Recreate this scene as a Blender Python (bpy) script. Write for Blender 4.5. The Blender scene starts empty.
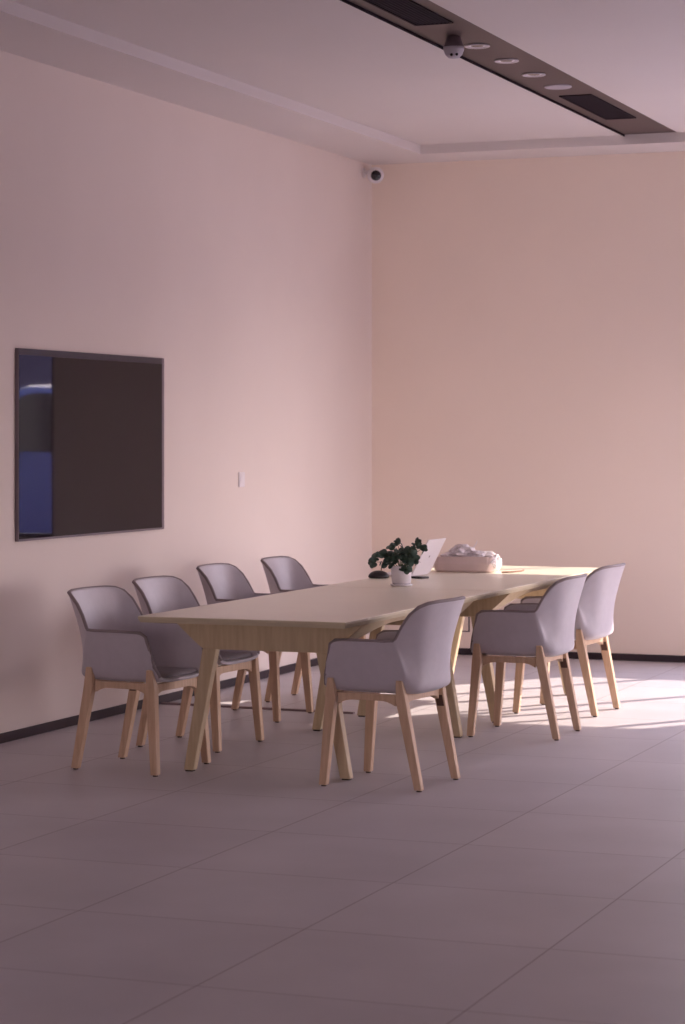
import bpy, bmesh, math, random
from mathutils import Vector, Matrix
random.seed(7)
S = bpy.context.scene
C = S.collection
PI = math.pi

# ---------------------------------------------------------------- camera, world, sun, exposure
H_EYE = 1.57
YAW = math.radians(21.09)
cam_d = bpy.data.cameras.new('camera')
cam_d.sensor_fit = 'VERTICAL'
cam_d.sensor_height = 36.0
cam_d.lens = 2345.0 / 1024.0 * 36.0
cam_d.shift_y = -(512.0 - 435.5) / 1024.0
cam_d.clip_end = 300
cam_d.dof.use_dof = True
cam_d.dof.focus_distance = 11.0
cam_d.dof.aperture_fstop = 5.0
cam = bpy.data.objects.new('camera', cam_d)
C.objects.link(cam)
cam.location = (0, 0, H_EYE)
cam.rotation_euler = (PI / 2, 0, YAW)
S.camera = cam

SKY_STRENGTH = 14.0
SUN_STRENGTH = 11.5
world = bpy.data.worlds.new('sky')
S.world = world
world.use_nodes = True
wn = world.node_tree.nodes
wl = world.node_tree.links
bg = wn['Background']
tc = wn.new('ShaderNodeTexCoord')
sx = wn.new('ShaderNodeSeparateXYZ')
wl.new(tc.outputs['Generated'], sx.inputs[0])
cr = wn.new('ShaderNodeValToRGB')
cr.color_ramp.elements[0].position = 0.0
cr.color_ramp.elements[0].color = (0.95, 0.80, 0.82, 1)
cr.color_ramp.elements[1].position = 0.5
cr.color_ramp.elements[1].color = (0.74, 0.74, 0.98, 1)
wl.new(sx.outputs['Z'], cr.inputs[0])
wl.new(cr.outputs[0], bg.inputs['Color'])
bg.inputs['Strength'].default_value = SKY_STRENGTH

SUN_AZ = math.radians(35.0)      # from +Y towards +X
SUN_EL = math.radians(28.6)
sun_d = bpy.data.lights.new('sun', 'SUN')
sun_d.energy = SUN_STRENGTH
sun_d.angle = math.radians(0.5)
sun_d.color = (1.0, 0.84, 0.72)
sun = bpy.data.objects.new('sun', sun_d)
C.objects.link(sun)
to_sun = Vector((math.sin(SUN_AZ) * math.cos(SUN_EL), math.cos(SUN_AZ) * math.cos(SUN_EL), math.sin(SUN_EL)))
sun.rotation_euler = to_sun.to_track_quat('Z', 'Y').to_euler()
sun.location = to_sun * 40

S.view_settings.view_transform = 'Standard'
S.view_settings.look = 'None'
S.view_settings.gamma = 1.0
S.view_settings.use_curve_mapping = False
S.view_settings.exposure = -0.19
S.cycles.max_bounces = 12
S.cycles.diffuse_bounces = 8
S.cycles.caustics_reflective = False

# ---------------------------------------------------------------- room dimensions
XL, XR = -5.934, 1.6
YB, YF = 15.98, -3.0
ZS, ZC = 3.536, 3.60            # soffit underside, main ceiling
WX0, WX1, WZ0, WZ1 = -3.28, -0.30, 0.785, 2.60
RY0, RY1, RZ0, RZ1 = 11.2, 15.6, 0.60, 1.90     # unseen right-wall window, added as side fill light
FX0, FX1, FZ0, FZ1 = -3.4, -0.6, 0.60, 2.20      # unseen glazing behind the camera, added to fill camera-facing sides

portal = bpy.data.lights.new('window_portal', 'AREA')
portal.shape = 'RECTANGLE'
portal.size = WX1 - WX0
portal.size_y = WZ1 - WZ0
portal.cycles.is_portal = True
po = bpy.data.objects.new('window_portal', portal)
C.objects.link(po)
po.location = ((WX0 + WX1) / 2, YB + 0.17, (WZ0 + WZ1) / 2)
po.rotation_euler = (-PI / 2, 0, 0)

portal2 = bpy.data.lights.new('window_portal', 'AREA')
portal2.shape = 'RECTANGLE'
portal2.size = RY1 - RY0
portal2.size_y = RZ1 - RZ0
portal2.cycles.is_portal = True
po2 = bpy.data.objects.new('window_portal', portal2)
C.objects.link(po2)
po2.location = (XR + 0.17, (RY0 + RY1) / 2, (RZ0 + RZ1) / 2)
po2.rotation_euler = (-PI / 2, 0, -PI / 2)

portal3 = bpy.data.lights.new('window_portal', 'AREA')
portal3.shape = 'RECTANGLE'
portal3.size = FX1 - FX0
portal3.size_y = FZ1 - FZ0
portal3.cycles.is_portal = True
po3 = bpy.data.objects.new('window_portal', portal3)
C.objects.link(po3)
po3.location = ((FX0 + FX1) / 2, YF - 0.17, (FZ0 + FZ1) / 2)
po3.rotation_euler = (PI / 2, 0, 0)


# ---------------------------------------------------------------- materials
def mat(name, col, rough=0.5, spec=0.5, metal=0.0, var=0.0, scale=8.0, stretch=(1, 1, 1), col2=None, bump=0.0,
        bscale=60.0, sheen=0.0):
    m = bpy.data.materials.new(name)
    m.use_nodes = True
    nt = m.node_tree
    b = nt.nodes['Principled BSDF']
    b.inputs['Base Color'].default_value = (*col, 1)
    b.inputs['Roughness'].default_value = rough
    b.inputs['Specular IOR Level'].default_value = spec
    b.inputs['Metallic'].default_value = metal
    if sheen:
        b.inputs['Sheen Weight'].default_value = sheen
    co = nt.nodes.new('ShaderNodeTexCoord')
    mp = nt.nodes.new('ShaderNodeMapping')
    mp.inputs['Scale'].default_value = stretch
    nt.links.new(co.outputs['Object'], mp.inputs[0])
    nz = nt.nodes.new('ShaderNodeTexNoise')
    nz.inputs['Scale'].default_value = scale
    nz.inputs['Detail'].default_value = 5
    nt.links.new(mp.outputs[0], nz.inputs['Vector'])
    if var or col2:
        c2 = col2 or tuple(c * (1 - var) for c in col)
        mx = nt.nodes.new('ShaderNodeMix')
        mx.data_type = 'RGBA'
        mx.inputs['A'].default_value = (*col, 1)
        mx.inputs['B'].default_value = (*c2, 1)
        rp = nt.nodes.new('ShaderNodeMapRange')
        rp.inputs['From Min'].default_value = 0.35
        rp.inputs['From Max'].default_value = 0.65
        nt.links.new(nz.outputs['Fac'], rp.inputs['Value'])
        nt.links.new(rp.outputs[0], mx.inputs['Factor'])
        nt.links.new(mx.outputs['Result'], b.inputs['Base Color'])
    if bump:
        n2 = nt.nodes.new('ShaderNodeTexNoise')
        n2.inputs['Scale'].default_value = bscale
        nt.links.new(mp.outputs[0], n2.inputs['Vector'])
        bp = nt.nodes.new('ShaderNodeBump')
        bp.inputs['Strength'].default_value = bump
        bp.inputs['Distance'].default_value = 0.002
        nt.links.new(n2.outputs['Fac'], bp.inputs['Height'])
        nt.links.new(bp.outputs[0], b.inputs['Normal'])
    return m


M = {}
M['wall'] = mat('plaster_cream', (0.80, 0.71, 0.655), 0.9, 0.2, var=0.03, scale=1.2, bump=0.05)
M['wall_back'] = mat('plaster_bounce_tint', (0.91, 0.79, 0.69), 0.9, 0.2, var=0.03, scale=1.2, bump=0.05)  # paler, warmer than the other walls: bounced light put into the colour
M['ceiling'] = mat('ceiling_paint', (0.71, 0.665, 0.655), 0.75, 0.3, var=0.02, scale=1.0)
M['skirting'] = mat('skirting_dark', (0.035, 0.022, 0.03), 0.4, 0.4, var=0.1)
M['strip'] = mat('ceiling_panel_brown', (0.095, 0.062, 0.06), 0.5, 0.4, var=0.06, scale=2)
M['grille'] = mat('grille_dark', (0.018, 0.011, 0.016), 0.8, 0.1)
M['oak'] = mat('pale_oak', (0.70, 0.50, 0.34), 0.45, 0.4, scale=9, stretch=(6, 6, 0.6), col2=(0.60, 0.41, 0.27))
M['ash'] = mat('table_ash', (0.66, 0.53, 0.34), 0.45, 0.4, scale=9, stretch=(6, 6, 0.6), col2=(0.58, 0.45, 0.28))
M['top'] = mat('table_laminate', (0.88, 0.83, 0.67), 0.32, 0.6, var=0.03, scale=3)
M['edge'] = mat('table_edge', (0.60, 0.52, 0.36), 0.5, 0.4, var=0.08, scale=20, stretch=(1, 1, 8))
M['shell'] = mat('shell_grey', (0.55, 0.51, 0.55), 0.42, 0.45, var=0.04, scale=30, bump=0.15, bscale=150, sheen=0.1)
M['pad'] = mat('pad_grey', (0.26, 0.225, 0.245), 0.6, 0.3, var=0.08, scale=60, bump=0.3, bscale=200)
M['piping'] = mat('piping_dark', (0.28, 0.235, 0.24), 0.6, 0.3)
M['bracket'] = mat('bracket_brown', (0.12, 0.06, 0.04), 0.5, 0.4)
M['foot'] = mat('glide_dark', (0.06, 0.04, 0.035), 0.6, 0.3)
M['white'] = mat('white_plastic', (0.80, 0.76, 0.78), 0.4, 0.5)
M['ceramic'] = mat('ceramic_white', (0.82, 0.78, 0.82), 0.25, 0.5, var=0.04, scale=12)
M['leaf'] = mat('leaf_green', (0.075, 0.125, 0.095), 0.45, 0.4, col2=(0.03, 0.06, 0.045), scale=20)
M['stem'] = mat('stem_green', (0.10, 0.12, 0.06), 0.6, 0.3)
M['soil'] = mat('soil', (0.05, 0.035, 0.025), 0.9, 0.1, var=0.4, scale=60)
M['black'] = mat('black_plastic', (0.025, 0.018, 0.022), 0.4, 0.4)
M['lens'] = mat('lens_glass', (0.01, 0.008, 0.012), 0.08, 0.7)
M['alu'] = mat('aluminium_pale', (0.78, 0.74, 0.78), 0.4, 0.5, metal=0.15)
M['paper'] = mat('pink_paper', (0.74, 0.60, 0.58), 0.6, 0.3, var=0.06, scale=15)
M['tissue'] = mat('tissue_white', (0.84, 0.78, 0.80), 0.6, 0.3, var=0.2, scale=30)
M['cord'] = mat('cord_brown', (0.25, 0.13, 0.08), 0.7, 0.3)
M['cover'] = mat('cable_cover', (0.22, 0.15, 0.16), 0.5, 0.4)
M['ringgrey'] = mat('ring_grey', (0.60, 0.56, 0.60), 0.4, 0.5)
M['discgrey'] = mat('disc_grey', (0.48, 0.45, 0.50), 0.6, 0.3)
M['frame'] = mat('window_frame_dark', (0.08, 0.07, 0.08), 0.4, 0.5)
M['chrome'] = mat('lamp_reflector', (0.85, 0.83, 0.86), 0.4, 0.6)
M['bezel'] = mat('bezel_grey', (0.16, 0.12, 0.14), 0.4, 0.5)
M['screen'] = mat('screen_glossy', (0.009, 0.003, 0.009), 0.03, 0.2)
M['car'] = mat('car_blue', (0.05, 0.07, 0.24), 0.25, 0.6)
M['tyre'] = mat('tyre', (0.02, 0.02, 0.022), 0.8, 0.2)
M['pave'] = mat('outdoor_paving', (0.30, 0.26, 0.27), 0.9, 0.2, var=0.1, scale=2)
M['backdrop'] = mat('sky_blocker', (0.10, 0.09, 0.14), 0.9, 0.2, var=0.2, scale=2)  # colour of the backdrop added to darken the low sky


def floor_mat():
    m = bpy.data.materials.new('floor_tiles')
    m.use_nodes = True
    nt = m.node_tree
    L = nt.links
    b = nt.nodes['Principled BSDF']
    geo = nt.nodes.new('ShaderNodeNewGeometry')
    mp = nt.nodes.new('ShaderNodeMapping')
    mp.inputs['Location'].default_value = (1.99 + 0.806 * 20, -6.09 + 0.8265 * 20, 0)
    L.new(geo.outputs['Position'], mp.inputs[0])
    br = nt.nodes.new('ShaderNodeTexBrick')
    br.offset = 0.0
    br.squash = 1.0
    br.inputs['Scale'].default_value = 1.0
    br.inputs['Brick Width'].default_value = 0.806
    br.inputs['Row Height'].default_value = 0.8265
    br.inputs['Mortar Size'].default_value = 0.0028
    br.inputs['Mortar Smooth'].default_value = 0.2
    br.inputs['Bias'].default_value = 0.0
    br.inputs['Color1'].default_value = (0.53, 0.50, 0.53, 1)
    br.inputs['Color2'].default_value = (0.555, 0.525, 0.55, 1)
    br.inputs['Mortar'].default_value = (0.27, 0.22, 0.24, 1)
    L.new(mp.outputs[0], br.inputs['Vector'])
    nz = nt.nodes.new('ShaderNodeTexNoise')
    nz.inputs['Scale'].default_value = 1.6
    nz.inputs['Detail'].default_value = 6
    L.new(geo.outputs['Position'], nz.inputs['Vector'])
    mr = nt.nodes.new('ShaderNodeMapRange')
    mr.inputs['From Min'].default_value = 0.3
    mr.inputs['From Max'].default_value = 0.7
    mr.inputs['To Min'].default_value = 0.93
    mr.inputs['To Max'].default_value = 1.05
    L.new(nz.outputs['Fac'], mr.inputs['Value'])
    vm = nt.nodes.new('ShaderNodeVectorMath')
    vm.operation = 'SCALE'
    L.new(br.outputs['Color'], vm.inputs[0])
    L.new(mr.outputs[0], vm.inputs['Scale'])
    L.new(vm.outputs[0], b.inputs['Base Color'])
    b.inputs['Roughness'].default_value = 0.42
    b.inputs['Specular IOR Level'].default_value = 0.25
    bp = nt.nodes.new('ShaderNodeBump')
    bp.inputs['Strength'].default_value = 0.4
    bp.inputs['Distance'].default_value = 0.002
    bp.invert = True
    L.new(br.outputs['Fac'], bp.inputs['Height'])
    L.new(bp.outputs[0], b.inputs['Normal'])
    return m


M['floor'] = floor_mat()


def glass_mat():
    m = bpy.data.materials.new('window_glass')
    m.use_nodes = True
    nt = m.node_tree
    nt.nodes.clear()
    o = nt.nodes.new('ShaderNodeOutputMaterial')
    t = nt.nodes.new('ShaderNodeBsdfTransparent')
    g = nt.nodes.new('ShaderNodeBsdfGlossy')
    g.inputs['Roughness'].default_value = 0.02
    fr = nt.nodes.new('ShaderNodeMath')
    fr.operation = 'MULTIPLY'
    fr.inputs[0].default_value = 0.08
    fr.inputs[1].default_value = 0.5
    mx = nt.nodes.new('ShaderNodeMixShader')
    nt.links.new(fr.outputs[0], mx.inputs[0])
    nt.links.new(t.outputs[0], mx.inputs[1])
    nt.links.new(g.outputs[0], mx.inputs[2])
    nt.links.new(mx.outputs[0], o.inputs[0])
    return m


M['glass'] = glass_mat()


# ---------------------------------------------------------------- mesh helpers
def hexa(bm, b4, t4):
    """closed block from 4 bottom and 4 top points (ccw seen from above)"""
    vs = [bm.verts.new(p) for p in list(b4) + list(t4)]
    bm.faces.new([vs[3], vs[2], vs[1], vs[0]])
    bm.faces.new(vs[4:8])
    for i in range(4):
        j = (i + 1) % 4
        bm.faces.new([vs[i], vs[j], vs[4 + j], vs[4 + i]])
    return vs


def box(bm, x0, x1, y0, y1, z0, z1):
    r = [(x0, y0), (x1, y0), (x1, y1), (x0, y1)]
    return hexa(bm, [(x, y, z0) for x, y in r], [(x, y, z1) for x, y in r])


def post(bm, p, q, sp, sq):
    """tapered square-section bar from p (size sp) to q (size sq), both (x,y,z), horizontal end cuts"""
    def ring(c, s):
        a, b = s[0] / 2, s[1] / 2
        return [(c[0] - a, c[1] - b, c[2]), (c[0] + a, c[1] - b, c[2]), (c[0] + a, c[1] + b, c[2]), (c[0] - a, c[1] + b, c[2])]
    hexa(bm, ring(p, sp), ring(q, sq))


def lathe(bm, prof, n=32, cx=0, cy=0, cz=0, mtx=None):
    rings = []
    for r, z in prof:
        ring = []
        for k in range(n):
            a = 2 * PI * k / n
            v = Vector((r * math.cos(a), r * math.sin(a), z))
            if mtx:
                v = mtx @ v
            ring.append(bm.verts.new(v + Vector((cx, cy, cz))))
        rings.append(ring)
    for a, b in zip(rings, rings[1:]):
        for k in range(n):
            j = (k + 1) % n
            bm.faces.new([a[k], a[j], b[j], b[k]])
    bm.faces.new(list(reversed(rings[0])))
    bm.faces.new(rings[-1])


def tube(bm, pts, r, n=8, closed=False):
    pts = [Vector(p) for p in pts]
    rings = []
    m = len(pts)
    up = Vector((0.13, 0.27, 0.95)).normalized()
    for i, p in enumerate(pts):
        a = pts[(i - 1) % m] if (closed or i > 0) else p
        b = pts[(i + 1) % m] if (closed or i < m - 1) else p
        t = (b - a).normalized()
        u = t.cross(up)
        if u.length < 1e-3:
            u = t.cross(Vector((1, 0, 0)))
        u.normalize()
        v = t.cross(u).normalized()
        rr = r[i] if isinstance(r, (list, tuple)) else r
        rings.append([bm.verts.new(p + (u * math.cos(2 * PI * k / n) + v * math.sin(2 * PI * k / n)) * rr) for k in range(n)])
    pairs = list(zip(rings, rings[1:]))
    if closed:
        pairs.append((rings[-1], rings[0]))
    for a, b in pairs:
        for k in range(n):
            j = (k + 1) % n
            bm.faces.new([a[k], a[j], b[j], b[k]])
    if not closed:
        bm.faces.new(list(reversed(rings[0])))
        bm.faces.new(rings[-1])


def prism(bm, outline, axis, a, b):
    """extrude a 2-D outline along an axis ('x','y','z') from a to b"""
    def pt(u, v, w):
        return {'x': (w, u, v), 'y': (u, w, v), 'z': (u, v, w)}[axis]
    A = [bm.verts.new(pt(u, v, a)) for u, v in outline]
    B = [bm.verts.new(pt(u, v, b)) for u, v in outline]
    n = len(outline)
    bm.faces.new(list(reversed(A)))
    bm.faces.new(B)
    for i in range(n):
        j = (i + 1) % n
        bm.faces.new([A[i], A[j], B[j], B[i]])


def obj(name, bm, m, parent=None, bevel=0.0, smooth=False, seg=2):
    bmesh.ops.recalc_face_normals(bm, faces=bm.faces)
    me = bpy.data.meshes.new(name)
    bm.to_mesh(me)
    bm.free()
    me.materials.append(m)
    o = bpy.data.objects.new(name, me)
    C.objects.link(o)
    if parent:
        o.parent = parent
    if smooth:
        for p in me.polygons:
            p.use_smooth = True
    if bevel:
        md = o.modifiers.new('bevel', 'BEVEL')
        md.width = bevel
        md.segments = seg
        md.limit_method = 'ANGLE'
        md.angle_limit = math.radians(40)
    return o


def B():
    return bmesh.new()


def struct(name, bm, m, **k):
    o = obj(name, bm, m, **k)
    o['kind'] = 'structure'
    return o


def tag(o, label, cat, group=None):
    o['label'] = label
    o['category'] = cat
    if group:
        o['group'] = group
    return o


def thing(name, label, cat, loc=(0, 0, 0), rz=0.0, group=None):
    o = bpy.data.objects.new(name, None)
    o.empty_display_size = 0.1
    C.objects.link(o)
    o.location = loc
    o.rotation_euler = (0, 0, rz)
    return tag(o, label, cat, group)


def dup(root, loc, rz, label, group=None):
    r = root.copy()
    C.objects.link(r)
    r.location = loc
    r.rotation_euler = (0, 0, rz)
    r['label'] = label
    if group:
        r['group'] = group
    for ch in list(root.children):
        c = ch.copy()
        C.objects.link(c)
        c.parent = r
        for g in list(ch.children):
            d = g.copy()
            C.objects.link(d)
            d.parent = c
    return r


# ---------------------------------------------------------------- the room
b = B(); box(b, XL - 0.2, XR + 0.2, YF - 0.2, YB + 0.2, -0.15, 0.0); struct('floor', b, M['floor'])
b = B(); box(b, XL - 0.2, XL, YF - 0.2, YB + 0.2, 0, ZC + 0.25); struct('wall_left', b, M['wall'])
b = B()
box(b, XR, XR + 0.2, YF - 0.2, RY0, 0, ZC + 0.25)
box(b, XR, XR + 0.2, RY1, YB + 0.2, 0, ZC + 0.25)
box(b, XR, XR + 0.2, RY0, RY1, 0, RZ0)
box(b, XR, XR + 0.2, RY0, RY1, RZ1, ZC + 0.25)
struct('wall_right', b, M['wall'])
b = B()
box(b, XL, FX0, YF - 0.2, YF, 0, ZC + 0.25)
box(b, FX1, XR, YF - 0.2, YF, 0, ZC + 0.25)
box(b, FX0, FX1, YF - 0.2, YF, 0, FZ0)
box(b, FX0, FX1, YF - 0.2, YF, FZ1, ZC + 0.25)
struct('wall_front', b, M['wall'])
b = B()
box(b, XL, WX0, YB, YB + 0.2, 0, ZC + 0.25)
box(b, WX1, XR, YB, YB + 0.2, 0, ZC + 0.25)
box(b, WX0, WX1, YB, YB + 0.2, 0, WZ0)
box(b, WX0, WX1, YB, YB + 0.2, WZ1, ZC + 0.25)
struct('wall_back', b, M['wall_back'])

SXL, SXR, SYB = -5.385, -3.56, 15.475
STL = -3.93                                     # left edge of the recessed ceiling strip
b = B()
box(b, SXL, STL, YF, SYB, ZC, ZC + 0.2)
box(b, SXR, XR, YF, SYB, ZC, ZC + 0.2)
box(b, STL, SXR, YF, SYB, ZC + 0.03, ZC + 0.2)
box(b, STL, SXR, YF, 5.0, ZC, ZC + 0.03)
struct('ceiling', b, M['ceiling'])
b = B(); box(b, XL, SXL, YF, YB, ZS, ZC + 0.2); struct('ceiling_soffit_left', b, M['ceiling'])
b = B(); box(b, SXL, XR, SYB, YB, ZS, ZC + 0.2); struct('ceiling_soffit_back', b, M['ceiling'])

b = B(); box(b, XL, XL + 0.012, YF, YB - 0.012, 0, 0.05); struct('baseboard_left', b, M['skirting'], bevel=0.002)
b = B(); box(b, XL, XR - 0.012, YB - 0.012, YB, 0, 0.048); struct('baseboard_back', b, M['skirting'], bevel=0.002)
b = B(); box(b, XR - 0.012, XR, YF, YB, 0, 0.05); struct('baseboard_right', b, M['skirting'])

# window in the back wall, right of the frame, with its mullions
wf = B()
for x in (-2.72, -1.655, -0.565):
    box(wf, x - 0.022, x + 0.022, YB + 0.03, YB + 0.09, WZ0, WZ1)
box(wf, WX0, WX0 + 0.03, YB + 0.03, YB + 0.09, WZ0, WZ1)
box(wf, WX1 - 0.03, WX1, YB + 0.03, YB + 0.09, WZ0, WZ1)
box(wf, WX0, WX1, YB + 0.03, YB + 0.09, WZ0, WZ0 + 0.03)
box(wf, WX0, WX1, YB + 0.03, YB + 0.09, WZ1 - 0.03, WZ1)
win = struct('window_1', wf, M['frame'])
b = B(); box(b, WX0, WX1, YB + 0.055, YB + 0.06, WZ0, WZ1)
g = obj('window_glass', b, M['glass'], win)

wf = B()  # added side window, out of view, brightens chair backs and tabletop
for k in range(3):
    y = RY0 + (RY1 - RY0) * k / 2
    box(wf, XR + 0.03, XR + 0.09, y - 0.022, y + 0.022, RZ0, RZ1)
box(wf, XR + 0.03, XR + 0.09, RY0, RY1, RZ0, RZ0 + 0.03)
box(wf, XR + 0.03, XR + 0.09, RY0, RY1, RZ1 - 0.03, RZ1)
win = struct('window_fill_right', wf, M['frame'])
b = B(); box(b, XR + 0.055, XR + 0.06, RY0, RY1, RZ0, RZ1)
g = obj('window_glass', b, M['glass'], win)

wf = B()  # added window behind the camera, fill for surfaces facing the viewer
for k in range(5):
    x = FX0 + (FX1 - FX0) * k / 4
    box(wf, x - 0.025, x + 0.025, YF - 0.09, YF - 0.03, FZ0, FZ1)
win = struct('window_fill_front', wf, M['frame'])
b = B(); box(b, FX0, FX1, YF - 0.06, YF - 0.055, FZ0, FZ1)
g = obj('window_glass', b, M['glass'], win)

# flush access panel low on the back wall
b = B()
for (x0, x1, z0, z1) in ((-5.60, -5.19, 0.165, 0.171), (-5.60, -5.19, 0.655, 0.661), (-5.197, -5.187, 0.165, 0.661), (-5.60, -5.594, 0.165, 0.661)):
    box(b, x0, x1, YB - 0.003, YB, z0, z1)
struct('trim_1', b, M['frame'])

# outdoors, seen only by the light and the screen
b = B(); box(b, -14, XR + 0.2, YB + 0.2, 40, -0.2, -0.05); box(b, XR + 0.2, 24, -20, 40, -0.2, -0.05); box(b, -14, XR + 0.2, -20, YF - 0.2, -0.2, -0.05); struct('trim_outdoor_ground', b, M['pave'])

b = B(); box(b, -14, 16, 29.0, 29.4, -0.05, 4.2); struct('trim_sky_blocker', b, M['backdrop'])  # unseen backdrop added to block the low sky mirrored in the screen

# ---------------------------------------------------------------- ceiling service strip
strip = thing('ceiling_service_strip', 'long dark brown recessed strip running along the ceiling to the back', 'ceiling panel', ((STL + SXR) / 2, 5.0, ZC + 0.004))
b = B(); box(b, -(SXR - STL) / 2 + 0.001, (SXR - STL) / 2 - 0.001, 0.001, SYB - 5.0 - 0.001, 0, 0.012)
obj('panel', b, M['strip'], strip)
b = B(); box(b, -(SXR - STL) / 2 + 0.001, -(SXR - STL) / 2 + 0.008, 0.001, SYB - 5.0 - 0.001, -0.014, 0.0)
obj('edge_trim', b, M['grille'], strip)


def grille(y0, y1, label):
    xc = -3.742
    t = thing('ceiling_vent', label, 'vent', (xc, (y0 + y1) / 2, ZC + 0.0038), 0, 'linear air vents in the dark ceiling strip')
    L2 = (y1 - y0) / 2
    b = B()
    for (a0, a1, c0, c1) in ((-0.10, 0.10, -L2, -L2 + 0.012), (-0.10, 0.10, L2 - 0.012, L2), (-0.10, -0.088, -L2, L2), (0.088, 0.10, -L2, L2)):
        box(b, a0, a1, c0, c1, -0.007, 0.0)
    obj('frame', b, M['grille'], t)
    b = B(); box(b, -0.088, 0.088, -L2 + 0.012, L2 - 0.012, -0.001, 0.0)
    obj('backing', b, M['grille'], t)
    b = B()
    for k in range(8):
        x = -0.08 + k * 0.0215
        hexa(b, [(x, -L2 + 0.012, -0.006), (x + 0.004, -L2 + 0.012, -0.006), (x + 0.004, L2 - 0.012, -0.006), (x, L2 - 0.012, -0.006)],
             [(x + 0.006, -L2 + 0.012, -0.001), (x + 0.010, -L2 + 0.012, -0.001), (x + 0.010, L2 - 0.012, -0.001), (x + 0.006, L2 - 0.012, -0.001)])
    obj('louvres', b, M['grille'], t)


grille(13.56, 14.66, 'dark slotted air vent near the back end of the brown ceiling strip')
grille(9.4, 10.96, 'dark slotted air vent at the top edge, before the dome camera')

lp = None
for y, lab in ((11.66, 'round recessed downlight next to the dome camera'), (12.18, 'round recessed downlight, middle one of three'),
               (12.70, 'round recessed downlight beside the flat white speaker disc')):
    if lp is None:
        lp = thing('recessed_downlight', lab, 'ceiling light', (-3.745, y, ZC + 0.004), 0, 'downlights in the dark ceiling strip')
        b = B(); lathe(b, [(0.046, 0.0), (0.066, -0.001), (0.068, -0.006), (0.062, -0.009), (0.048, -0.006), (0.046, -0.0005)], 36)
        obj('trim_ring', b, M['ringgrey'], lp, smooth=True)
        b = B(); lathe(b, [(0.0455, -0.0002), (0.0455, -0.004), (0.034, -0.0035), (0.032, -0.001)], 36)
        obj('reflector', b, M['chrome'], lp, smooth=True)
        b = B(); lathe(b, [(0.033, -0.0026), (0.033, -0.0038), (0.001, -0.0040)], 24)
        obj('lamp', b, M['lens'], lp)
    else:
        dup(lp, (-3.745, y, ZC + 0.004), 0, lab)
b = B(); lathe(b, [(0.080, 0.0), (0.080, -0.005), (0.074, -0.008), (0.001, -0.008)], 40)
o = obj('ceiling_speaker', b, M['discgrey']); o.location = (-3.745, 13.20, ZC + 0.004)
tag(o, 'flat white round disc in the brown ceiling strip, before the far vent', 'speaker')

dc = thing('dome_camera', 'small dome security camera hanging from the dark ceiling strip', 'security camera', (-3.77, 11.35, ZC + 0.0038))
b = B(); lathe(b, [(0.030, 0.0), (0.036, -0.004), (0.044, -0.03), (0.052, -0.05), (0.052, -0.056)], 32)
obj('base', b, M['bezel'], dc, smooth=True)
b = B(); lathe(b, [(0.053, -0.056), (0.053, -0.070), (0.044, -0.094), (0.028, -0.110), (0.001, -0.115)], 32)
obj('housing', b, M['discgrey'], dc, smooth=True)
b = B()
for sx_ in (-0.016, 0.012):
    lathe(b, [(0.001, 0.0), (0.007, 0.0), (0.007, 0.006), (0.001, 0.006)], 16, sx_ + 0.018, -0.040, -0.098, Matrix.Rotation(math.radians(125), 3, 'X'))
obj('lens', b, M['lens'], dc)

# corner security camera
cc = thing('turret_camera', 'white security camera on a bracket in the top corner of the walls', 'security camera', (XL + 0.001, 15.80, 3.46))
b = B()
lathe(b, [(0.035, 0.0), (0.035, 0.012), (0.001, 0.012)], 24, 0, 0, 0, Matrix.Rotation(PI / 2, 3, 'Y'))
tube(b, [(0.008, 0, 0), (0.045, -0.005, 0.004), (0.075, -0.01, 0.0)], [0.016, 0.015, 0.018], 12)
obj('bracket', b, M['white'], cc)
body_m = Matrix.Rotation(math.radians(25), 3, 'Z') @ Matrix.Rotation(math.radians(100), 3, 'X')
b = B(); lathe(b, [(0.001, -0.062), (0.045, -0.056), (0.057, -0.030), (0.059, 0.005), (0.057, 0.022), (0.050, 0.028), (0.001, 0.028)], 32, 0.10, -0.015, -0.022, body_m)
body = obj('housing', b, M['white'], cc, smooth=True)
b = B(); lathe(b, [(0.001, 0.0285), (0.037, 0.0285), (0.037, 0.034), (0.030, 0.040), (0.001, 0.044)], 32, 0.10, -0.015, -0.022, body_m)
obj('lens', b, M['lens'], cc, smooth=True)

# ---------------------------------------------------------------- wall screen and switch
tvw, tvh = 1.745, 1.0
tv = thing('wall_television', 'large dark glossy flat screen mounted on the left wall', 'television', (XL, 11.558, 1.522))
b = B(); box(b, 0.0005, 0.022, -tvw / 2, tvw / 2, -tvh / 2, tvh / 2)
obj('casing', b, M['bezel'], tv, bevel=0.002)
b = B(); box(b, 0.022, 0.024, -tvw / 2 + 0.004, tvw / 2 - 0.035, -tvh / 2 + 0.012, tvh / 2 - 0.035)
obj('screen', b, M['screen'], tv)
b = B(); box(b, 0.022, 0.0235, -tvw / 2 + 0.001, tvw / 2 - 0.035, tvh / 2 - 0.034, tvh / 2 - 0.001)
obj('top_bezel', b, M['skirting'], tv)

sw = thing('light_switch', 'small white rocker switch plate on the left wall beside the screen', 'light switch', (XL, 13.60, 1.292))
b = B(); box(b, 0.0005, 0.010, -0.043, 0.043, -0.047, 0.047)
obj('plate', b, M['white'], sw, bevel=0.003)
b = B(); hexa(b, [(0.010, -0.028, -0.032), (0.0115, -0.028, -0.032), (0.0115, 0.028, -0.032), (0.010, 0.028, -0.032)],
              [(0.010, -0.028, 0.032), (0.014, -0.028, 0.032), (0.014, 0.028, 0.032), (0.010, 0.028, 0.032)])
obj('rocker', b, M['white'], sw, bevel=0.001)

# ---------------------------------------------------------------- tables
TX, TW, TH = -4.222, 1.015, 0.745


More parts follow.
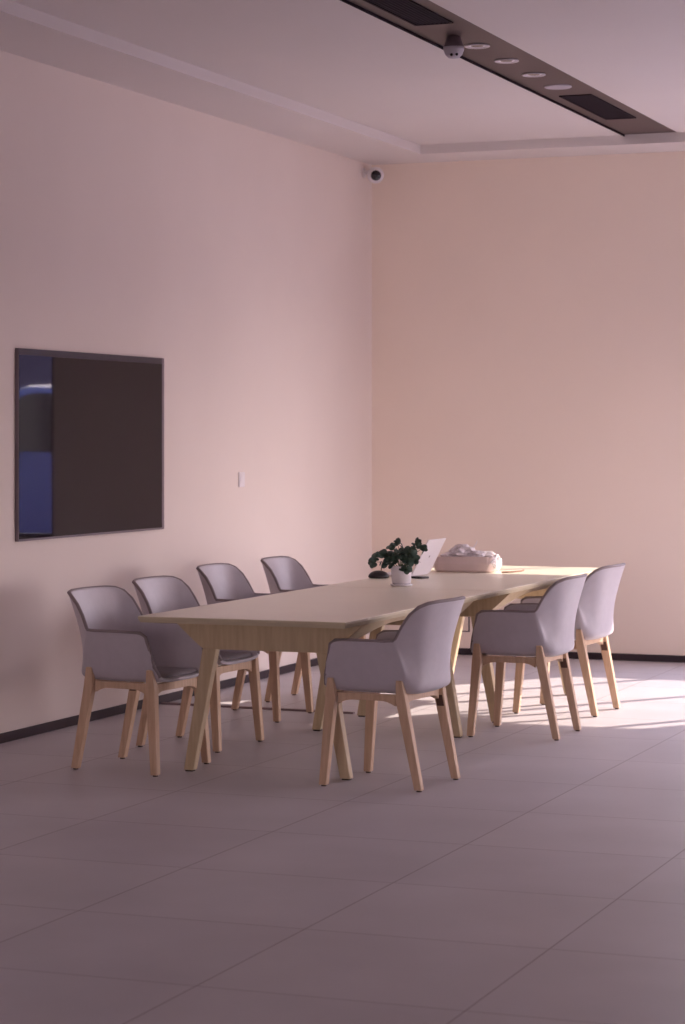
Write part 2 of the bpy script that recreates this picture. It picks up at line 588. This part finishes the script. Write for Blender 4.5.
def flare(z):                       # half width of the base at height z (0.575 .. 0.715)
    t = max(0.0, min(1.0, (z - 0.575) / 0.142))
    return 0.318 + 0.165 * (t ** 0.9)


def make_table(y0, y1, ya, yb, label):
    yc = (y0 + y1) / 2
    t = thing('meeting_table', label, 'table', (TX, yc, 0), 0, 'two pale meeting tables pushed end to end')
    y0, y1, ya, yb = y0 - yc, y1 - yc, ya - yc, yb - yc
    b = B(); box(b, -TW / 2 + 0.0015, TW / 2 - 0.0015, y0 + 0.0015, y1 - 0.0015, TH - 0.003, TH)
    top = obj('tabletop', b, M['top'], t)
    b = B()
    hexa(b, [(-TW / 2 + 0.008, y0 + 0.008, TH - 0.029), (TW / 2 - 0.008, y0 + 0.008, TH - 0.029), (TW / 2 - 0.008, y1 - 0.008, TH - 0.029), (-TW / 2 + 0.008, y1 - 0.008, TH - 0.029)],
         [(-TW / 2, y0, TH - 0.012), (TW / 2, y0, TH - 0.012), (TW / 2, y1, TH - 0.012), (-TW / 2, y1, TH - 0.012)])
    box(b, -TW / 2, TW / 2, y0, y1, TH - 0.012, TH - 0.0032)
    obj('edge_board', b, M['edge'], t)
    zt = TH - 0.0295
    # end aprons
    for y, s in ((ya, 1), (yb, -1)):
        b = B()
        n = 8
        right = [(flare(0.575 + (zt - 0.575) * k / n), 0.575 + (zt - 0.575) * k / n) for k in range(n + 1)]
        out = right + [(-x, z) for x, z in reversed(right)]
        prism(b, out, 'y', y - 0.016, y + 0.016)
        obj('end_apron', b, M['ash'], t, bevel=0.002)
    # arched side aprons
    for s in (-1, 1):
        b = B()
        n = 36
        rows = []
        a0, a1 = ya + 0.0165, yb - 0.0165
        for i in range(n + 1):
            y = a0 + (a1 - a0) * i / n
            e = min(y - a0, a1 - y)
            k = max(0.0, 1 - e / 0.42)
            depth = 0.028 + 0.112 * k ** 1.7
            zb = zt - depth
            pts = []
            for q in (0, 0.34, 0.67, 1):
                z = zb + (zt - zb) * q
                pts.append((flare(z), z))
            ring = [(s * x, y, z) for x, z in pts] + [(s * (x - 0.028), y, z) for x, z in reversed(pts)]
            rows.append([b.verts.new(p) for p in ring])
        for r0, r1 in zip(rows, rows[1:]):
            for k in range(8):
                j = (k + 1) % 8
                b.faces.new([r0[k], r0[j], r1[j], r1[k]])
        b.faces.new(rows[0]); b.faces.new(rows[-1])
        o = obj('side_apron', b, M['ash'], t)
    # legs
    for y in (ya, yb):
        for s in (-1, 1):
            b = B()
            post(b, (s * 0.392, y, 0.006), (s * 0.285, y, 0.577), (0.050, 0.046), (0.070, 0.052))
            lg = obj('leg', b, M['ash'], t, bevel=0.005)
            b = B(); post(b, (s * 0.392, y, 0.0), (s * 0.392, y, 0.006), (0.036, 0.034), (0.036, 0.034))
            obj('foot_glide', b, M['foot'], lg)
    return t


make_table(9.665, 11.925, 9.985, 11.595, 'near pale table with splayed legs and the bare cream tabletop')
make_table(11.927, 14.235, 12.27, 13.74, 'far pale table holding the potted plant and laptop, its end in sun')

# ---------------------------------------------------------------- chairs
def lerp(a, b, t):
    return tuple(x + (y - x) * t for x, y in zip(a, b))


# control columns from front right corner round to the back centre: (phi, base xyz, rim xyz)
COLS = [
    (0.00, (0.235, -0.195, 0.445), (0.196, -0.243, 0.590)),
    (0.05, (0.215, -0.197, 0.440), (0.186, -0.250, 0.640)),
    (0.10, (0.190, -0.198, 0.437), (0.160, -0.254, 0.657)),
    (0.30, (0.060, -0.198, 0.433), (0.040, -0.258, 0.661)),
    (0.44, (-0.090, -0.196, 0.435), (-0.085, -0.257, 0.660)),
    (0.49, (-0.172, -0.193, 0.440), (-0.127, -0.255, 0.662)),
    (0.51, (-0.194, -0.188, 0.443), (-0.136, -0.252, 0.672)),
    (0.56, (-0.208, -0.178, 0.446), (-0.164, -0.244, 0.728)),
    (0.62, (-0.217, -0.162, 0.448), (-0.197, -0.238, 0.778)),
    (0.69, (-0.223, -0.142, 0.450), (-0.236, -0.227, 0.814)),
    (0.76, (-0.228, -0.114, 0.450), (-0.268, -0.202, 0.830)),
    (0.84, (-0.232, -0.082, 0.450), (-0.289, -0.146, 0.835)),
    (0.92, (-0.235, -0.040, 0.450), (-0.300, -0.073, 0.836)),
    (1.00, (-0.236, 0.0, 0.450), (-0.304, 0.0, 0.836)),
]
full = [(c[1], c[2]) for c in COLS] + [((c[1][0], -c[1][1], c[1][2]), (c[2][0], -c[2][1], c[2][2])) for c in reversed(COLS[:-1])]
WALLROWS = (0.06, 0.2, 0.4, 0.6, 0.8, 0.93, 1.0)


def column(bs, rm, inset=0.0, upto=1.0):
    """points of one column: seat centre line -> seat edge -> wall -> rim"""
    pts = []
    cx = max(bs[0], -0.13)
    cz = 0.425 if cx < 0.19 else 0.432
    mid = (cx, 0.0, cz)
    for k, zz in ((0.0, 0.0), (0.35, -0.002), (0.65, -0.003), (0.86, 0.0), (0.96, 0.0)):
        p = lerp(mid, bs, k)
        z = cz + (bs[2] - cz) * k ** 3 + zz
        pts.append((p[0], p[1], z))
    # outward direction
    d = Vector((rm[0] - bs[0], rm[1] - bs[1], 0))
    dl = Vector((min(bs[0] + 0.05, 0) if bs[0] < -0.1 else 0, bs[1], 0))
    if dl.length > 0:
        dl.normalize()
    for k in WALLROWS:
        p = Vector(lerp(bs, rm, k))
        bul = 0.016 * math.sin(PI * min(1, k * 1.1)) if k < 0.91 else 0
        if bs[0] < -0.17:            # the back tucks in above the seat, then leans out
            w = min(1, (-0.17 - bs[0]) / 0.05)
            bul = bul * (1 - w) - w * 0.026 * math.sin(PI * k ** 0.75) + w * 0.006 * (1 - k)
        p = p + dl * bul
        pts.append(tuple(p))
    return pts


def shell_mesh():
    b = B()
    grid = [[b.verts.new(p) for p in column(*c)] for c in full]
    for i in range(len(grid) - 1):
        for j in range(len(grid[0]) - 1):
            a, c, d, e = grid[i][j], grid[i + 1][j], grid[i + 1][j + 1], grid[i][j + 1]
            b.faces.new([a, c, d, e])
    bmesh.ops.remove_doubles(b, verts=b.verts, dist=0.0006)
    cl = b.edges.layers.float.new('crease_edge')
    for gi in (5, len(full) - 6):
        for j in range(6, len(grid[0]) - 1):
            try:
                e = b.edges.get([grid[gi][j], grid[gi][j + 1]])
            except ReferenceError:
                e = None
            if e:
                e[cl] = 0.8
    return b


def make_chair(label):
    t = thing('armchair', label, 'chair', group='grey shell armchairs around the tables')
    sh = obj('shell', shell_mesh(), M['shell'], t, smooth=True)
    md = sh.modifiers.new('sub', 'SUBSURF'); md.levels = 1; md.render_levels = 2
    md = sh.modifiers.new('thick', 'SOLIDIFY'); md.thickness = 0.016; md.offset = 0.0
    # piping round the rim
    rim = [column(*c)[-1] for c in full]
    start = [column(*full[0])[k] for k in (5, 7, 9)]
    endp = [column(*full[-1])[k] for k in (5, 7, 9)]
    path = start + rim + list(reversed(endp))
    b = B(); tube(b, path, 0.0086, 8)
    obj('piping', b, M['piping'], t, smooth=True)
    # seat pad: a low cushion on the shell
    b = B()
    outl = []
    for bs, rm in full[1:-1]:
        cx = max(bs[0], -0.13)
        outl.append((cx + (bs[0] - cx) * 0.88 - (0.006 if bs[0] > 0.18 else 0), bs[1] * 0.9))
    n = len(outl)
    lay = []
    for sc, z in ((1.0, 0.440), (1.0, 0.452), (0.96, 0.461), (0.8, 0.464), (0.4, 0.462)):
        lay.append([b.verts.new((0.02 + (x - 0.02) * sc, y * sc, z)) for x, y in outl])
    for r0, r1 in zip(lay, lay[1:]):
        for k in range(n):
            j = (k + 1) % n
            b.faces.new([r0[k], r0[j], r1[j], r1[k]])
    b.faces.new(lay[-1]); b.faces.new(list(reversed(lay[0])))
    obj('seat_pad', b, M['pad'], t, smooth=True)
    # legs: front two upright, rear two raked back
    tops = {}
    for fx, ftop in ((0.228, 0.195), (-0.228, -0.140)):
        for s in (-1, 1):
            b = B()
            y0, y1 = (s * 0.232, s * 0.212) if fx > 0 else (s * 0.204, s * 0.206)
            k = 0.40 / 0.43
            xm, ym = fx + (ftop - fx) * k, y0 + (y1 - y0) * k
            post(b, (fx, y0, 0.006), (xm, ym, 0.40), (0.036, 0.034), (0.050, 0.038))
            # the head of the leg laps up the outside of the shell
            hexa(b, [(xm - 0.025, ym - 0.019, 0.40), (xm + 0.025, ym - 0.019, 0.40), (xm + 0.025, ym + 0.019, 0.40), (xm - 0.025, ym + 0.019, 0.40)],
                 [(ftop - 0.015, y1 + s * 0.018 - 0.008, 0.487), (ftop + 0.015, y1 + s * 0.018 - 0.008, 0.487), (ftop + 0.015, y1 + s * 0.018 + 0.008, 0.487), (ftop - 0.015, y1 + s * 0.018 + 0.008, 0.487)])
            bmesh.ops.remove_doubles(b, verts=b.verts, dist=0.0005)
            # drop the inner faces between the two blocks
            for f in [f for f in b.faces if len(f.verts) == 4 and all(abs(v.co.z - 0.40) < 1e-4 for v in f.verts)]:
                b.faces.remove(f)
            lg = obj('leg', b, M['oak'], t, bevel=0.004)
            b = B(); lathe(b, [(0.012, 0.0), (0.012, 0.006)], 12, fx, y0, 0)
            obj('foot_glide', b, M['foot'], lg)
            if fx < 0:
                b = B()
                zz0, zz1 = 0.335, 0.385
                k0, k1 = zz0 / 0.43, zz1 / 0.43
                q0 = (fx + (ftop - fx) * k0, y0 + (y1 - y0) * k0); q1 = (fx + (ftop - fx) * k1, y0 + (y1 - y0) * k1)
                w = 0.0172
                ya, yb_ = q0[1] - s * 0.0178, q1[1] - s * 0.0183
                A = [(q0[0] - w, ya, zz0), (q0[0] + w, ya, zz0), (q0[0] + w, ya - s * 0.002, zz0), (q0[0] - w, ya - s * 0.002, zz0)]
                T = [(q1[0] - w, yb_, zz1), (q1[0] + w, yb_, zz1), (q1[0] + w, yb_ - s * 0.002, zz1), (q1[0] - w, yb_ - s * 0.002, zz1)]
                hexa(b, A, T)
                obj('bracket', b, M['bracket'], lg)
            tops[(fx > 0, s)] = (xm, ym)
    # seat frame: four arched rails joining the legs
    def rail(p, q, th, z1, dep_end, dep_mid):
        p, q = Vector(p), Vector(q)
        d = (q - p); L = d.length; d.normalize(); nrm = Vector((-d.y, d.x))
        n = 14
        prev = None
        for i in range(n + 1):
            u = i / n
            e = min(u, 1 - u) * L
            dep = dep_mid + (dep_end - dep_mid) * max(0, 1 - e / 0.07) ** 2
            c = p + d * (L * u)
            ring = []
            for sgn, z in ((-1, z1 - dep), (1, z1 - dep), (1, z1), (-1, z1)):
                w = c + nrm * (th / 2 * sgn)
                ring.append(bb.verts.new((w.x, w.y, z)))
            if prev:
                for k in range(4):
                    j = (k + 1) % 4
                    bb.faces.new([prev[k], prev[j], ring[j], ring[k]])
            else:
                bb.faces.new(list(reversed(ring)))
            prev = ring
        bb.faces.new(prev)
    bb = B()
    fr, fl, rr, rl = (0.190, -0.206), (0.190, 0.206), (-0.140, -0.202), (-0.140, 0.202)
    g = 0.024
    rail((fr[0] - g, fr[1]), (rr[0] + g, rr[1]), 0.024, 0.422, 0.052, 0.030)
    rail((fl[0] - g, fl[1]), (rl[0] + g, rl[1]), 0.024, 0.422, 0.052, 0.030)
    rail((fr[0], fr[1] + g - 0.004), (fl[0], fl[1] - g + 0.004), 0.028, 0.418, 0.058, 0.036)
    rail((rr[0], rr[1] + g - 0.004), (rl[0], rl[1] - g + 0.004), 0.028, 0.425, 0.058, 0.036)
    obj('seat_frame', bb, M['oak'], t, bevel=0.003)
    return t


CH = [
    (-3.612, 9.985, 175, 'grey armchair nearest the viewer, on the right side of the table'),
    (-3.545, 11.870, 180, 'grey armchair second on the right side, its back seen from behind'),
    (-3.612, 12.935, 177, 'grey armchair furthest right, standing with its legs in the sun'),
    (-4.892, 10.020, -6, 'grey armchair at far left, front of the row by the wall'),
    (-4.968, 10.860, -4, 'grey armchair on the wall side, second from the left'),
    (-5.175, 12.080, -1, 'grey armchair on the wall side, third from the left'),
    (-5.150, 12.930, 0, 'grey armchair on the wall side nearest the back corner'),
]
c0 = make_chair(CH[0][3])
c0.location = (CH[0][0], CH[0][1], 0)
c0.rotation_euler = (0, 0, math.radians(CH[0][2]))
for x, y, a, lab in CH[1:]:
    dup(c0, (x, y, 0), math.radians(a), lab)

# ---------------------------------------------------------------- floor cable cover
b = B(); hexa(b, [(XL + 0.014, 12.395, 0), (-4.70, 12.345, 0), (-4.70, 12.385, 0), (XL + 0.014, 12.445, 0)],
              [(XL + 0.014, 12.402, 0.010), (-4.70, 12.352, 0.010), (-4.70, 12.378, 0.010), (XL + 0.014, 12.438, 0.010)])
tag(obj('cable_cover', b, M['cover']), 'thin dull brown cable cover lying across the floor under the wall-side chairs', 'cable cover')

# ---------------------------------------------------------------- things on the table
Z0 = TH
pp = thing('potted_plant', 'small leafy green plant in a white pot on the table', 'plant', (-4.328, 12.12, Z0))
pp.scale = (1.06, 1.06, 1.03)
b = B(); lathe(b, [(0.001, 0.0), (0.050, 0.0), (0.056, 0.004), (0.058, 0.010), (0.050, 0.012), (0.001, 0.010)], 36)
obj('saucer', b, M['ceramic'], pp, smooth=True)
b = B(); lathe(b, [(0.001, 0.0125), (0.044, 0.0125), (0.049, 0.018), (0.0565, 0.104), (0.055, 0.106), (0.052, 0.104), (0.050, 0.088), (0.001, 0.087)], 40)
obj('pot', b, M['ceramic'], pp, smooth=True)
b = B(); lathe(b, [(0.001, 0.087), (0.0495, 0.088), (0.040, 0.093), (0.001, 0.095)], 24)
obj('soil', b, M['soil'], pp)
stems = B(); leaves = B()


def leaf(bm, c, nrm, ax, L, W):
    nrm = Vector(nrm).normalized()
    ax = Vector(ax)
    ax = (ax - nrm * ax.dot(nrm)).normalized()
    sd = nrm.cross(ax)
    c = Vector(c)
    n = 10
    rim = []
    for k in range(n):
        a = 2 * PI * k / n
        u, v = math.cos(a), math.sin(a)
        sag = -0.12 * L * (u * u) - 0.1 * W * v * v
        rim.append((c + ax * (L * 0.5 * u) + sd * (W * 0.5 * v * (1 - 0.12 * u)) + nrm * sag))
    for off, rev in ((0.0006, False), (-0.0006, True)):
        ce = bm.verts.new(c + nrm * (off - 0.0))
        vs = [bm.verts.new(p + nrm * off) for p in rim]
        for k in range(n):
            j = (k + 1) % n
            f = [ce, vs[k], vs[j]]
            bm.faces.new(list(reversed(f)) if rev else f)


rnd = random.Random(11)
tips = [(-0.158, 0.128), (-0.140, 0.165), (-0.100, 0.180), (-0.055, 0.170), (-0.050, 0.215), (-0.02, 0.238), (0.0, 0.190), (0.03, 0.195),
        (0.055, 0.20), (0.085, 0.235), (0.115, 0.205), (0.075, 0.150), (0.045, 0.140), (-0.03, 0.150), (-0.075, 0.135), (0.01, 0.150), (0.025, 0.09)]
Rv = Vector((math.cos(YAW), math.sin(YAW), 0)); Fv = Vector((-math.sin(YAW), math.cos(YAW), 0))
for (u, z) in tips:
    dep = rnd.uniform(-0.055, 0.055)
    tip = Rv * u + Fv * dep + Vector((0, 0, z))
    root = Rv * (u * 0.12) + Fv * (dep * 0.3) + Vector((0, 0, 0.090))
    mid = (root + tip) / 2 + Vector((0, 0, 0.018))
    if z < 0.1:
        root = Rv * 0.012 - Fv * 0.03 + Vector((0, 0, 0.092)); mid = Rv * 0.02 - Fv * 0.052 + Vector((0, 0, 0.118)); tip = Rv * 0.025 - Fv * 0.065 + Vector((0, 0, 0.085))
    pts = [root + (mid - root) * (k / 3) for k in range(3)] + [mid + (tip - mid) * (k / 3) for k in range(4)]
    tube(stems, pts, [0.0022, 0.002, 0.002, 0.0018, 0.0016, 0.0013, 0.001], 6)
    for k in (3, 4, 5, 6):
        for s in (-1, 1):
            if rnd.random() < 0.22:
                continue
            p = pts[k] + Vector((rnd.uniform(-.006, .006), rnd.uniform(-.006, .006), rnd.uniform(-.004, .006)))
            d = (pts[min(k + 1, 6)] - pts[k - 1]).normalized()
            side = d.cross(Vector((rnd.uniform(-.4, .4), rnd.uniform(-1, -.2), rnd.uniform(-.2, 1)))).normalized() * s
            sz = rnd.uniform(0.028, 0.044)
            leaf(leaves, p + side * sz * 0.5, (rnd.uniform(-.6, .6), rnd.uniform(-1.0, 0.2), rnd.uniform(.2, 1.0)), side + d * 0.4, sz, sz * 0.82)
    leaf(leaves, tip, (rnd.uniform(-.3, .3), -0.9, rnd.uniform(.2, .7)), tip - mid, 0.042, 0.036)
obj('stems', stems, M['stem'], pp)
obj('foliage', leaves, M['leaf'], pp)

# black domed device with a thin curved cable
dv = thing('domed_device', 'low black domed device with a thin curved wire behind the plant pot', 'device', (-4.69, 12.74, Z0))
b = B(); lathe(b, [(0.001, 0.0), (0.052, 0.0), (0.060, 0.006), (0.058, 0.018), (0.046, 0.032), (0.026, 0.041), (0.001, 0.044)], 36)
obj('body', b, M['black'], dv, smooth=True)
b = B()
arc = []
for k in range(13):
    a = PI * k / 12 * 0.62
    arc.append(Rv * (0.015 + 0.045 * (1 - math.cos(a)) * 1.0) + Vector((0, 0, 0.036 + 0.085 * math.sin(a))))
tube(b, arc, 0.0028, 8)
obj('wire', b, M['bracket'], dv, smooth=True)

# laptop: open, user on the wall side, lid leaning out towards the room
lt = thing('laptop', 'open silver laptop seen from behind its pale lid, beside the plant', 'laptop', (-4.542, 13.04, Z0), math.radians(-2))
LW, LD = 0.29, 0.21
b = B(); box(b, -LD, 0.0, -LW / 2, LW / 2, 0.002, 0.014)
obj('base', b, M['alu'], lt, bevel=0.003)
b = B()
for r in range(5):
    for k in range(13):
        box(b, -0.028 - r * 0.020 - 0.0165, -0.028 - r * 0.020, -0.13 + k * 0.0202, -0.13 + k * 0.0202 + 0.017, 0.014, 0.0155)
obj('keyboard', b, M['black'], lt)
lm = Matrix.Rotation(math.radians(27), 4, 'Y')
def lidbox(x0, x1, y0, y1, z0, z1):
    b = B(); vs = box(b, x0, x1, y0, y1, z0, z1)
    for v in b.verts:
        v.co = lm @ v.co + Vector((0.002, 0, 0.012))
    return b
ld = obj('lid', lidbox(-0.0, 0.006, -LW / 2, LW / 2, 0.0, 0.232), M['alu'], lt, bevel=0.002)
obj('screen', lidbox(-0.0012, -0.0002, -LW / 2 + 0.008, LW / 2 - 0.008, 0.012, 0.224), M['screen'], lt)
b = lidbox(0.0061, 0.0068, -0.006, 0.006, 0.112, 0.124)
obj('emblem', b, M['bezel'], lt)

b = B(); box(b, -0.033, 0.033, -0.045, 0.045, 0, 0.012)
o = obj('mobile_phone', b, M['black'], bevel=0.003); o.location = (-4.46, 12.80, Z0); o.rotation_euler = (0, 0, math.radians(68))
tag(o, 'black mobile phone lying flat on the table in front of the laptop', 'phone')

# wrapped parcel with crumpled tissue
pc = thing('wrapped_parcel', 'open pale pink paper parcel stuffed with crumpled white tissue on the table', 'parcel', (-4.415, 13.56, Z0), math.radians(4))
b = B()
def rrect(hx, hy, r, z, n=5, jig=0.0):
    pts = []
    for cx_, cy_, a0 in ((hx - r, hy - r, 0), (-hx + r, hy - r, 90), (-hx + r, -hy + r, 180), (hx - r, -hy + r, 270)):
        for k in range(n):
            a = math.radians(a0 + 90 * k / (n - 1))
            j = rnd.uniform(-jig, jig)
            pts.append((cx_ + (r + j) * math.cos(a), cy_ + (r + j) * math.sin(a), z + rnd.uniform(-jig, jig) * 0.8))
    return pts
rings = [rrect(0.170, 0.11, 0.03, 0.001), rrect(0.182, 0.12, 0.035, 0.012, jig=0.002), rrect(0.186, 0.125, 0.035, 0.050, jig=0.004), rrect(0.176, 0.118, 0.03, 0.092, jig=0.005),
         rrect(0.170, 0.112, 0.03, 0.090, jig=0.003), rrect(0.170, 0.110, 0.03, 0.045), rrect(0.10, 0.06, 0.02, 0.040)]
RV = [[b.verts.new(p) for p in r] for r in rings]
for r0, r1 in zip(RV, RV[1:]):
    for k in range(len(r0)):
        j = (k + 1) % len(r0)
        b.faces.new([r0[k], r0[j], r1[j], r1[k]])
b.faces.new(RV[-1]); b.faces.new(list(reversed(RV[0])))
obj('tray', b, M['paper'], pc)


def crumple(cx_, cy_, cz_, sx_, sy_, sz_, seed, amp=0.28):
    b = B()
    bmesh.ops.create_icosphere(b, subdivisions=4, radius=1)
    r2 = random.Random(seed)
    ctr = [(Vector((r2.gauss(0, 1), r2.gauss(0, 1), r2.gauss(0, 1))).normalized(), r2.uniform(-1, 1)) for _ in range(26)]
    from mathutils import noise
    for v in b.verts:
        d = v.co.normalized()
        s = 1.0
        for c_, a_ in ctr:
            s += amp * a_ * max(0, 1 - abs(d.dot(c_) - 0.75) / 0.25)
        s += 0.22 * abs(noise.noise(d * 3.1 + Vector((seed, 0, 0)))) + 0.10 * noise.noise(d * 8.0)
        v.co = Vector((cx_ + d.x * sx_ * s, cy_ + d.y * sy_ * s, cz_ + d.z * sz_ * s))
    return b


obj('tissue', crumple(-0.035, 0.0, 0.110, 0.075, 0.065, 0.045, 3), M['tissue'], pc)
obj('tissue', crumple(0.065, 0.01, 0.098, 0.085, 0.070, 0.028, 5, 0.2), M['tissue'], pc)
obj('tissue', crumple(-0.12, -0.02, 0.092, 0.055, 0.06, 0.026, 8, 0.2), M['tissue'], pc)
obj('folded_flap', crumple(0.165, -0.035, 0.055, 0.048, 0.085, 0.046, 9, 0.12), M['tissue'], pc)
b = B(); tube(b, [(0.03, 0.0, 0.13), (0.04, 0.0, 0.150), (0.055, 0.0, 0.172), (0.058, 0.0, 0.188)], [0.004, 0.003, 0.003, 0.002], 6)
obj('ribbon', b, M['tissue'], pc)
b = B()
tube(b, [(-4.17, 13.47, Z0 + 0.005), (-4.14, 13.50, Z0 + 0.005), (-4.115, 13.56, Z0 + 0.005), (-4.10, 13.64, Z0 + 0.005), (-4.11, 13.72, Z0 + 0.005)], 0.005, 8)
tag(obj('paper_cord', b, M['cord']), 'short brown cord lying on the table at the right end of the parcel', 'cord')

# ---------------------------------------------------------------- blue car outdoors, added for its reflection in the wall screen
car = thing('reflection_car', 'unseen blue car added outdoors for the blue reflection in the wall screen', 'car', (-1.2, 21.6, -0.05), math.radians(0))
car.scale = (1.1, 1.1, 1.36)
prof = [(-2.1, 0.30), (-2.15, 0.62), (-2.0, 0.92), (-1.2, 1.02), (-0.65, 1.45), (-0.3, 1.56), (0.7, 1.56), (1.25, 1.40), (1.9, 1.02), (2.15, 0.92), (2.2, 0.55), (2.1, 0.28)]
b = B(); prism(b, prof, 'y', -0.85, 0.85)
obj('body', b, M['car'], car, bevel=0.12, smooth=True, seg=4)
b = B(); prism(b, [(-1.02, 1.06), (-0.58, 1.42), (-0.25, 1.50), (0.62, 1.50), (1.10, 1.36), (1.35, 1.08)], 'y', -0.86, 0.86)
obj('side_windows', b, M['lens'], car)
for x in (-1.35, 1.35):
    for y in (-0.80, 0.80):
        b = B(); lathe(b, [(0.001, -0.1), (0.28, -0.1), (0.33, -0.07), (0.33, 0.07), (0.28, 0.1), (0.001, 0.1)], 32, x, y, 0.33, Matrix.Rotation(PI / 2, 3, 'X'))
        obj('wheel', b, M['tyre'], car)
